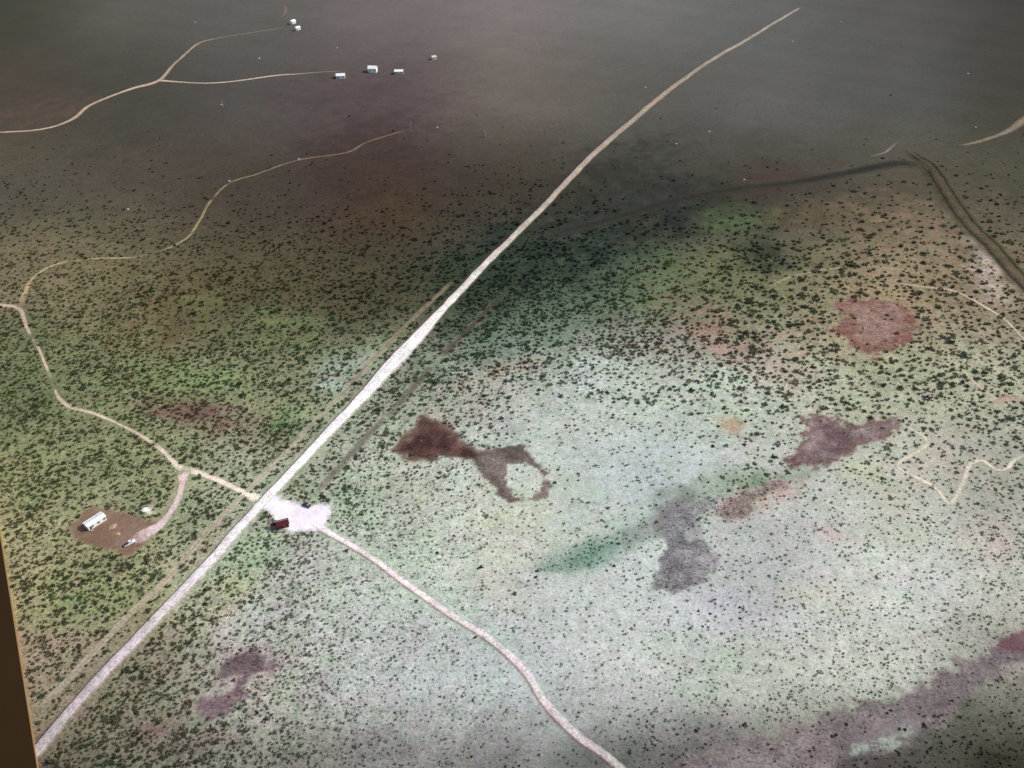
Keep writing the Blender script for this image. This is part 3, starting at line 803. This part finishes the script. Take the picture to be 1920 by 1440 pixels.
lump('spoil_heap', 'low tan heap of sand in the middle of the brown yard', 'heap', at(211, 987), 2.2, 1.4, .55, M_SAND, 3, sub=3)
lump('spoil_heap', 'small tan heap near the lower edge of the brown yard', 'heap', at(220, 1000), 1.5, 1.0, .4, M_SAND, 4, sub=3)
wt = thing('water_tank', 'squat pale round water tank north of the brown yard', 'tank', at(273, 959))
MB().cyl((0,0,.75),1.5,.85,20,'z').build('tank_body', M_OFFW, wt)
MB().cyl((0,0,1.8),1.55,.2,20,'z',.4).build('lid', M_ROOFW, wt)
MB().box((1.55,0,.35),(.25,.2,.2)).build('outlet', M_TRIM, wt)

# pale boulders scattered on the dark far ground
BOULD = [(366,43,'upper left of the fork in the far track'),(486,110,'between the fork and the far houses'),(632,90,'above the far white houses'),(880,48,'left of the straight road near the top edge'),
 (1210,164,'left of the far end of the straight road'),(1372,46,'just above the straight road near the top'),(1577,42,'right of the road end near the top edge'),(1486,78,'below the far end of the straight road'),
 (1815,138,'near the upper right edge'),(1822,182,'below another near the upper right edge'),(1395,338,'on the dark ground above the green bushes'),(1415,226,'on the dark ground right of the road'),(1268,270,'right of the road bend on dark ground'),
 (1330,246,'on the smooth dark ground right of the road'),(430,338,'beside the faint track climbing from the left'),(388,392,'beside the bend of the faint track'),(560,300,'along the faint track at mid left'),(790,276,'right end of the faint track'),
 (240,394,'above the left scrub'),(820,240,'on the brown ground left of the road'),(415,196,'below the fork in the far track'),(572,206,'below the far white houses'),(1830,236,'above the tan corner track'),(604,153,'left of the far white houses')]
BOULD = BOULD[::2] + BOULD[1::6]
for i, (a, b, where) in enumerate(BOULD):
    s = 1.0 + .5*random.random()
    lump('pale_boulder', 'pale boulder ' + where, 'boulder', at(a, b), 1.0*s, .8*s, .7*s, M_ROCK, 50+i, 'pale boulders on the far ground', sub=1)
# thin pale posts
POSTS = [(800,58,'near the top edge left of centre'),(770,240,'at the end of the faint track'),(1371,46,'beside the boulder above the straight road'),(910,258,'on brown ground left of the road'),(1023,88,'on grey ground near the top'),(1275,38,'above the far straight road'),(418,200,'below the fork in the far track')]
for a, b, where in POSTS:
    t = thing('post', 'thin pale upright post ' + where, 'post', at(a, b), random.uniform(0, 3), 'thin posts on the far ground')
    MB().cyl((0,0,2.9),.28,3.1,8,'z',.17).build('pole', M_WOOD, t)
    MB().box((0,0,5.4),(1.8,.2,.2)).build('crossarm', M_WOOD, t)

# dark border along the lower left: a monitor's edge, added as a slab on the ground
def bezel():
    p0, p1 = np.array(W(-9, 930)), np.array(W(88, 1530))
    d = (p1 - p0) / np.hypot(*(p1 - p0)); n = np.array([d[1], -d[0]])
    if n[0] > 0: n = -n                                     # towards the left
    a, b = p0 - d * 30, p1 + d * 60
    zt = 1.6
    t = thing('screen_bezel', 'dark brown straight edged monitor border running up the lower left edge', 'bezel', (float(a[0]), float(a[1]), 0))
    A = np.zeros(2); B = b - a
    def slab(name, o0, o1, z0, z1, mat):
        m = MB()
        q = [A + n*o0, B + n*o0, B + n*o1, A + n*o1]
        m.v = [(float(p[0]), float(p[1]), z0) for p in q] + [(float(p[0]), float(p[1]), z1) for p in q]
        m.f = [(3,2,1,0),(4,5,6,7),(0,1,5,4),(1,2,6,5),(2,3,7,6),(3,0,4,7)]
        m.build(name, mat, t)
    slab('panel', .36, 90, -2.0, zt, M_BEZEL)
    slab('rim', 0, .34, -2.0, zt + .06, M_EDGE)
    return [tuple(a), tuple(b), tuple(b + n*92), tuple(a + n*92)]
BEZEL_POLY = bezel()

# ------------------------------------------------------------------ scrub
# shrubs per 100 x 100 photo pixels and mean crown width in metres, same layout as SOIL_VIGNETTE
DENS = np.array([
 [.05]*9,[.6,.5,.3,.3,.3,.3,.3,.4,1.5],[32,7,5,6,24,5,5,12,16],[56,54,48,50,60,46,32,34,32],[60,58,54,48,46,40,24,32,38],
 [58,55,48,36,14,3,5,16,30],[52,50,46,34,14,8,7,14,26],[46,40,30,26,15,13,16,24,28],[40,38,28,24,18,20,15,18,34]], float)
SIZE = np.array([
 [2.4]*9,[2.4]*9,[2.7,2.4,2.4,2.6,2.7,2.6,2.8,3.2,2.8],[2.6,2.6,2.7,2.8,2.8,2.8,3.2,3.5,3.0],[2.4,2.5,2.6,2.6,2.5,2.5,2.7,2.7,2.6],
 [2.3,2.4,2.4,2.0,1.9,1.8,1.9,1.9,2.0],[2.2,2.2,2.0,1.7,1.6,1.5,1.5,1.4,1.6],[2.0,2.0,1.9,1.6,1.5,1.4,1.4,1.3,1.4],[1.9,1.9,1.8,1.5,1.4,1.4,1.3,1.4,1.5]], float)
# px, py, rx, ry, rot, density factor
DMOD = [(1070,800,130,80,0,.06),(1250,860,160,90,0,.07),(1080,930,150,70,0,.3),(1320,800,110,70,0,.5),(1010,760,60,40,0,.35),(1330,1150,90,60,0,.25),(1160,590,240,70,0,1.2),(1100,660,120,25,-10,1.25),
        (850,640,110,60,-40,1.3),(1030,520,200,80,-20,1.5),(1420,680,120,40,20,1.2),(1220,990,200,18,-22,4.0),(1400,900,90,14,-8,5.0),(1080,1050,60,22,-10,3.5),
        (360,600,90,50,0,.6),(1680,440,110,40,0,.8),(1425,485,45,30,0,1.6),(430,1130,30,60,40,.4),(600,1100,120,40,-30,.6),(1850,520,40,60,0,.5),(640,950,50,40,0,1.6),
        (1385,412,60,22,-6,.7),(1300,570,60,40,0,.9),(1640,600,80,40,0,.12),(1580,830,80,40,0,.25)]

def table(T, px, py):
    g = np.clip(px / 240.0, 0, 7.9999); k = np.clip(py / 180.0, 0, 7.9999)
    i = g.astype(int); j = k.astype(int); fx = g - i; fy = k - j
    return (T[j, i]*(1-fx) + T[j, i+1]*fx)*(1-fy) + (T[j+1, i]*(1-fx) + T[j+1, i+1]*fx)*fy

def scatter(n, boost, mind, extent=(-420, 2340, 20, 1620), dmod=True):
    px = RNG.uniform(extent[0], extent[1], n); py = RNG.uniform(extent[2], extent[3], n)
    d = table(DENS, px, py)
    if dmod:
        for bx, by, rx, ry, rot, f in DMOD:
            a = math.radians(-rot); dx, dy = px-bx, py-by
            r = np.hypot((dx*math.cos(a)-dy*math.sin(a))/rx, (dx*math.sin(a)+dy*math.cos(a))/ry)
            w = np.clip((1.3-r)/.6, 0, 1); d = d*(1+(f-1)*w)
    d = d * (1 - .22 * np.clip((px - 700 + (py - 900) * .3) / 400, 0, 1) * np.clip((py - 760) / 200, 0, 1))
    d = d * np.clip((py - 235) / 210, .02, 1)
    x, y = px2w(px, py)
    cl = fnoise(x, y, 30.0)                                   # scrub grows in drifts
    d = d * np.clip(0.7 + 1.3*(cl-0.27), .5, 1.6) * boost
    keep = RNG.random(n) < d / (n / ((extent[1]-extent[0])*(extent[3]-extent[2]) / 1e4))
    px, py, x, y = px[keep], py[keep], x[keep], y[keep]
    ok = np.ones(len(x), bool)
    for poly, holes, kp in EXCLUDE:
        s = inside_dist(x, y, poly)
        for q in holes: s = np.minimum(s, -inside_dist(x, y, q))
        ok &= ~((s > -0.5) & (RNG.random(len(x)) < kp))
    ok &= inside_dist(x, y, BEZEL_POLY) < -1.5
    for C, wd in ROADS:
        m = np.full(len(x), 1e9)
        for i in range(0, len(C), 64):
            c = C[i:i+64]
            m = np.minimum(m, np.hypot(x[:, None]-c[None, :, 0], y[:, None]-c[None, :, 1]).min(1))
        ok &= m > wd + 0.6
    px, py, x, y = px[ok], py[ok], x[ok], y[ok]
    cell = {}; sel = []
    for i in range(len(px)):
        cx, cy = int(px[i]//mind), int(py[i]//mind)
        bad = False
        for a in (-1, 0, 1):
            for b in (-1, 0, 1):
                for j in cell.get((cx+a, cy+b), ()):
                    if (px[i]-px[j])**2 + ((py[i]-py[j])*1.5)**2 < mind*mind: bad = True; break
                if bad: break
            if bad: break
        if not bad:
            cell.setdefault((cx, cy), []).append(i); sel.append(i)
    s = np.array(sel)
    return px[s], py[s], x[s], y[s]

# shrub prototypes: leaf clumps spread through a low, uneven dome, on a few stems
SHADES = {'dark olive': (92,94,62), 'grey green': (110,114,88), 'deep green': (72,98,70), 'brownish': (114,94,72), 'blackish green': (72,76,62)}
SHN = list(SHADES)
def proto(seed, nclump):
    r = np.random.default_rng(seed)
    lobes = [(r.uniform(-.25,.25), r.uniform(-.25,.25), r.uniform(.28,.45), r.uniform(.55,1)) for _ in range(4)]
    V = []; F = []
    for i in range(nclump):
        lx, ly, lr, lh = lobes[i % 4]
        a = r.uniform(0, 2*math.pi); e = math.asin(r.uniform(-.1, 1)); q = lr * r.uniform(.55, 1.05)
        c = np.array([lx + q*math.cos(a)*math.cos(e), ly + q*math.sin(a)*math.cos(e), .06 + q*math.sin(e)*1.25*lh + .05])
        u = r.normal(size=3); u /= np.linalg.norm(u); w = np.cross(u, r.normal(size=3)); w /= np.linalg.norm(w)
        s1, s2 = r.uniform(.15,.25), r.uniform(.12,.19)
        n = len(V)
        V += [c-u*s1-w*s2, c+u*s1*.8-w*s2*.7, c+u*s1+w*s2, c-u*s1*.7+w*s2*.9]
        F.append((n, n+1, n+2, n+3))
    for i in range(3):
        a = r.uniform(0, 6.28); n = len(V); b = np.array([math.cos(a)*.2, math.sin(a)*.2, .38]); k = np.array([-math.sin(a), math.cos(a), 0])*.02
        V += [-k, k, b+k, b-k]; F.append((n, n+1, n+2, n+3))
    V = np.array(V); V[:, 2] = np.maximum(V[:, 2], -.05)
    return V, np.array(F)

PROTO = [proto(100+i, 20) for i in range(6)]

sx_, sy_, wx_, wy_ = scatter(150000, 3.5, 4.4, (-260, 2180, 20, 1560))
size = table(SIZE, np.clip(sx_, 0, 1919), np.clip(sy_, 0, 1439)) * np.clip(RNG.lognormal(-.08, .32, len(sx_)), .45, 1.9)
# on the pale lower ground the scrub is smaller, lower and greyer
low = np.clip((sx_ - 480 + (sy_ - 900) * .35) / 420, 0, 1) * np.clip((sy_ - 820) / 260, 0, 1)
farl = np.clip((420 - sy_) / 160, 0, 1)
size = size * (1 - .18 * low) * (1 - .1 * farl)
size *= np.interp(sx_, [0, 1100, 1450, 1900], [.74, .76, .88, .80]) * (1 - .24 * low)
size *= np.where(RNG.random(len(sx_)) < .12 * low, 1.35, 1.0)
reddish = np.zeros(len(sx_))
for bx, by, rx, ry in ((420,790,150,45),(1390,650,150,60),(1240,640,130,50),(1560,420,160,60),(1680,600,200,90),(460,1310,200,90),(1330,380,120,40)):
    reddish = np.maximum(reddish, np.clip(1.4-np.hypot((sx_-bx)/rx, (sy_-by)/ry), 0, 1))
green = np.zeros(len(sx_))
for bx, by, rx, ry in ((1050,560,200,120),(1200,1000,200,60),(640,950,80,80),(560,640,250,120),(560,780,80,50),(1390,410,80,40),(1400,900,120,30),(880,700,130,90)):
    green = np.maximum(green, np.clip(1.4-np.hypot((sx_-bx)/rx, (sy_-by)/ry), 0, 1))
u = RNG.random(len(sx_))
shade = np.where(u < .34, 0, np.where(u < .52, 1, np.where(u < .66, 2, np.where(u < .78, 3, 4))))
v = RNG.random(len(sx_))
shade = np.where(v < green*.6, 2, shade); shade = np.where((v > .5) & (v-.5 < reddish*.4), 3, shade)

# hand placed shrubs that stand out in the photograph: px, py, crown width m, shade
HAND = [(1118,826,2.0,4,'lone in the middle of the pale basin'),(1342,706,2.8,4,'at the upper edge of the pale basin'),(1398,706,2.6,4,'at the upper right of the pale basin'),(1356,768,3.0,0,'just above the tan spot'),(1362,776,2.6,0,'just above the tan spot'),
 (1346,802,2.4,4,'left of the tan spot'),(1398,792,2.4,4,'right of the tan spot'),(1362,838,2.6,4,'below the tan spot'),(1396,836,2.6,4,'below the tan spot'),(1336,840,2.6,4,'below the tan spot'),(1408,790,2.2,4,'right of the tan spot'),
 (1622,770,3.4,2,'above the purple pond'),(1140,738,2.8,4,'on the north side of the pale basin'),(1104,744,2.6,4,'on the north side of the pale basin'),(1160,748,2.4,2,'on the north side of the pale basin'),(1190,776,2.4,2,'on the pale basin above its middle'),(1150,778,2.2,4,'on the pale basin above its middle'),
 (1010,730,3.0,4,'on the north west side of the pale basin'),(954,746,2.8,4,'on the north west side of the pale basin'),(822,896,2.4,4,'below the maroon pond'),(842,920,2.2,4,'below the maroon pond'),(1046,878,2.2,2,'right of the islet loop'),(1084,886,2.0,4,'right of the islet loop'),(1040,902,2.4,2,'right of the islet loop'),
 (1160,1020,1.8,4,'beside the green streak'),(964,1114,2.0,4,'right of the winding pale road'),(852,1006,1.8,4,'upper right of the winding pale road'),(902,1062,2.4,4,'upper right of the winding pale road'),(898,1064,2.0,4,'upper right of the winding pale road'),(820,1039,2.0,4,'upper right of the winding pale road'),
 (1004,1082,2.0,4,'south of the pale basin'),(1008,1070,1.8,4,'south of the pale basin'),(1152,1063,1.8,4,'south of the pale basin'),(1386,1140,1.8,4,'on the whitest ground at lower right'),(1310,1147,1.7,4,'on the whitest ground at lower right'),(1332,1152,1.7,4,'on the whitest ground at lower right'),(1388,1162,1.7,4,'on the whitest ground at lower right'),
 (1294,1180,1.8,0,'below the whitest ground at lower right'),(1318,1176,1.5,0,'below the whitest ground at lower right'),(1588,1356,1.9,4,'at the edge of the drainage band'),(1568,1376,1.9,4,'in the drainage band'),(1560,1380,1.8,4,'in the drainage band'),(1732,1358,2.0,4,'in the drainage band'),(1736,1362,2.0,2,'in the drainage band'),(1686,1366,1.9,4,'in the drainage band'),(1698,1366,1.7,4,'in the drainage band'),
 (1672,1330,1.7,4,'in the drainage band'),(1664,1336,1.6,4,'in the drainage band'),(1304,1376,2.0,4,'left of the drainage band'),(1396,1362,2.0,4,'left of the drainage band'),(113,1245,2.4,3,'rust tinted on the bare ground left of the road'),(362,1152,2.6,3,'right of the straight road near its bend down'),(322,1252,2.6,3,'right of the straight road at lower left'),(300,1280,2.6,3,'right of the straight road at lower left'),(306,1278,2.2,3,'right of the straight road at lower left'),
 (395,1162,2.2,4,'right of the straight road at lower left'),(280,1162,2.4,3,'on the left verge of the straight road'),(300,1143,2.2,3,'on the left verge of the straight road'),(108,1418,2.8,0,'beside the road at the bottom left'),(116,1412,2.4,0,'beside the road at the bottom left'),(500,1352,2.2,4,'right of the maroon hollow'),(482,1340,2.0,4,'right of the maroon hollow'),
 (1410,470,4.4,4,'in the dark clump above the red field'),(1425,490,4.8,4,'in the dark clump above the red field'),(1440,478,4.4,4,'in the dark clump above the red field'),(1404,494,4.2,4,'in the dark clump above the red field'),(1446,498,4.0,4,'in the dark clump above the red field'),(1424,466,4.2,2,'in the dark clump above the red field'),(1412,508,4.2,4,'in the dark clump above the red field'),(1436,512,3.8,4,'in the dark clump above the red field'),
 (1335,428,4.6,2,'in the bright green clump at upper right'),(1352,418,5.0,2,'in the bright green clump at upper right'),(1372,410,5.0,2,'in the bright green clump at upper right'),(1394,404,5.0,2,'in the bright green clump at upper right'),(1412,404,4.4,2,'in the bright green clump at upper right'),(1382,424,4.6,2,'in the bright green clump at upper right'),(1404,420,4.2,2,'in the bright green clump at upper right'),(1426,406,3.8,2,'in the bright green clump at upper right'),
 (575,935,2.0,4,'on the upper edge of the gravel lot'),(604,934,3.4,4,'at the right corner of the gravel lot'),(616,938,2.6,2,'at the right corner of the gravel lot'),(650,1036,2.6,3,'on the lower side of the winding pale road'),(892,1196,2.2,3,'on the lower side of the winding pale road'),(782,1130,2.2,3,'on the lower side of the winding pale road'),(500,964,2.8,0,'between the road and the red shed'),(506,972,2.6,3,'between the road and the red shed')]

LAND = [('straight road',[(60,1420),(283,1170),(500,935),(700,718),(900,505),(1100,302)]),('winding pale road',[(650,1020),(800,1124),(945,1222),(1030,1328),(1130,1414)]),
 ('maroon pond',[(800,820),(960,880)]),('red field',[(1640,610)]),('purple pond',[(1560,825)]),('round grey hollow',[(1285,1065)]),('maroon hollow',[(450,1270)]),('brown yard',[(215,995)]),('gravel lot',[(560,970)]),
 ('winding sandy track',[(50,610),(100,730),(230,800),(340,880)]),('right edge gully',[(1760,350),(1880,490)]),('drainage band',[(1500,1360),(1720,1300)]),('dark shrub clump',[(1425,485)]),('bright green clump',[(1385,412)]),('tan basin spot',[(1372,800)]),('faint left track',[(110,496),(300,470)]),('pale right paths',[(1780,560),(1740,850),(1850,870)])]

def where(px, py):
    near = []
    for nm, pts in LAND:
        near.append(min((math.hypot(px-a, (py-b)*1.4), nm, a, b) for a, b in pts))
    near.sort()
    out = []
    for k, (d, nm, a, b) in enumerate(near[:2]):
        dx, dy = px-a, py-b
        side = ('right of' if dx > 0 else 'left of') if abs(dx) > abs(dy)*1.2 else ('below' if dy > 0 else 'above')
        out.append(('close ' if k == 0 and d < 90 else '') + side + ' the ' + nm)
    return ' and '.join(out)

# the 300 that show largest stand as things of their own
def px_size(x, y, s):
    return s * FPX / (y * CP + CAM_H * SP)
inframe = (sx_ > 4) & (sx_ < 1916) & (sy_ > 4) & (sy_ < 1436)
pick = np.where(inframe)[0]
pick = pick[np.argsort(-px_size(wx_[pick], wy_[pick], size[pick]))][:300-len(HAND)]
M_SH = []
for nm in SHN:
    M_SH.append(plain_material('foliage_' + nm.replace(' ', '_'), SHADES[nm], .9, .35, 2.5, .1, 0.0, 0.4))
PM = {}
def shrub(x, y, s, k, label, group, i):
    key = (i % 6, k)
    if key not in PM:
        V, F = PROTO[key[0]]
        me = bpy.data.meshes.new('shrub'); me.from_pydata(V.tolist(), [], F.tolist()); me.materials.append(M_SH[k]); PM[key] = me
    o = bpy.data.objects.new('shrub', PM[key]); COL.objects.link(o)
    o.location = (x, y, float(h(np.array(x), np.array(y)))); o.scale = (s, s*random.uniform(.85, 1.15), s*random.uniform(.5, .7))
    o.rotation_euler = (0, 0, random.uniform(0, 6.28))
    tag(o, label, 'shrub', None, group)
ORD = ['leftmost', 'second from left', 'third from left', 'fourth from left', 'fifth from left', 'sixth from left', 'seventh from left', 'eighth from left']
def hand_label(i):
    a, b, s, k, wh = HAND[i]
    same = sorted((q[0], q[1]) for q in HAND if q[3] == k and q[4] == wh)
    base = SHN[k] + ' shrub ' + wh
    return base if len(same) == 1 else base + ', ' + ORD[same.index((a, b))]
for i, (a, b, s, k, wh) in enumerate(HAND):
    x, y = W(a, b)
    shrub(x, y, s*.86, k, hand_label(i), 'shrubs that stand out: ' + wh, i)
for i, j in enumerate(pick):
    lab = ('big ' if size[j] > 3.3 else '') + SHN[shade[j]] + ' shrub ' + where(sx_[j], sy_[j])
    if len(lab.split()) > 16: lab = lab.replace('big ', '').replace('close ', '')
    if len(lab.split()) > 16: lab = lab.split(' and ')[0]
    shrub(float(wx_[j]), float(wy_[j]), float(size[j]), int(shade[j]), lab, lab + 's', i)

def joined(name, x, y, s, prs, which, col, label, cat, mat, zs):
    Vs, Fs, Cs = [], [], []; base = 0
    z = h(x, y)
    for p in range(len(prs)):
        idx = np.where(which == p)[0]
        if not len(idx): continue
        V, F = prs[p]
        a = RNG.uniform(0, 2*math.pi, len(idx)); ca, sa = np.cos(a)[:, None], np.sin(a)[:, None]
        ss = s[idx][:, None]
        vx = (V[None, :, 0]*ca - V[None, :, 1]*sa)*ss + x[idx][:, None]
        vy = (V[None, :, 0]*sa + V[None, :, 1]*ca)*ss + y[idx][:, None]
        vz = V[None, :, 2]*ss*zs[idx][:, None] + z[idx][:, None]
        Vs.append(np.stack([vx, vy, vz], 2).reshape(-1, 3))
        Fs.append((F[None] + (np.arange(len(idx))*len(V))[:, None, None] + base).reshape(-1, 4)); base += len(idx)*len(V)
        Cs.append(np.repeat(col[idx], len(V), 0))
    o = mesh_np(name, np.vstack(Vs), np.vstack(Fs), mat, np.vstack(Cs), None, smooth=False)
    return tag(o, label, cat, 'stuff')

rest = np.ones(len(sx_), bool); rest[pick] = False
rest = np.where(rest)[0]
SC_L = np.array([lin(SHADES[n]) for n in SHN])
rc = SC_L[shade[rest]] * RNG.uniform(.75, 1.3, (len(rest), 1))
sl = soil(wx_[rest], wy_[rest])
lw = np.clip(RNG.uniform(.15, .75, len(rest)) + .5 * low[rest] + .4 * farl[rest], 0, .96)[:, None]
rc = rc * (1 - lw) + sl * np.array([.56, .61, .48]) * lw
rc = np.maximum(rc, (.34 + .22 * low[rest])[:, None] * sl)
rc = np.minimum(rc, 0.85 * sl)      # scrub on the dark soil is itself dark
joined('scrub', wx_[rest], wy_[rest], size[rest], PROTO, RNG.integers(0, 6, len(rest)), rc,
       'countless low dark shrubs dotted over the plain', 'scrub', M_SCRUB, RNG.uniform(.5, .8, len(rest)) * (1 - .5 * np.maximum(low, farl)[rest]))

# low tufts of dry and green grass between the shrubs
def tuft(seed):
    r = np.random.default_rng(seed); V = []; F = []
    for i in range(9):
        a = r.uniform(0, 6.28); q = r.uniform(0, .45); c = np.array([math.cos(a)*q, math.sin(a)*q, 0])
        b = r.uniform(0, 6.28); k = np.array([math.cos(b), math.sin(b), 0])*r.uniform(.12, .25)
        t = np.array([r.normal()*.15, r.normal()*.15, r.uniform(.2, .5)])
        n = len(V); V += [c-k, c+k, c+k*.6+t, c-k*.6+t]; F.append((n, n+1, n+2, n+3))
    return np.array(V), np.array(F)
TP = [tuft(200+i) for i in range(5)]
DENS = np.maximum(DENS, 14.0); DENS[0] = .5; DENS[1] = 5; DENS[3:, :3] *= 1.4; DENS[5:, 5:] += 22
tpx, tpy, tx, ty = scatter(120000, 1.5, 3.8, (-200, 2120, 60, 1540), False)
ts = RNG.uniform(.7, 1.5, len(tx)) * np.interp(tpy, [0, 700, 1440], [1.9, 1.3, .85])
sc_ = soil(tx, ty)
tint = np.where(RNG.random((len(tx), 1)) < .55, np.array([[.48, .62, .36]]), np.array([[.86, .78, .62]]))
joined('grass_tufts', tx, ty, ts, TP, RNG.integers(0, 5, len(tx)), np.clip(sc_*tint*RNG.uniform(.7, 1.2, (len(tx), 1)), 0.01, .6),
       'small dry and green grass tufts between the shrubs', 'grass', M_GRASS, np.ones(len(tx)))
print('shrubs', len(sx_), 'in frame', int(inframe.sum()), 'tufts', len(tx))
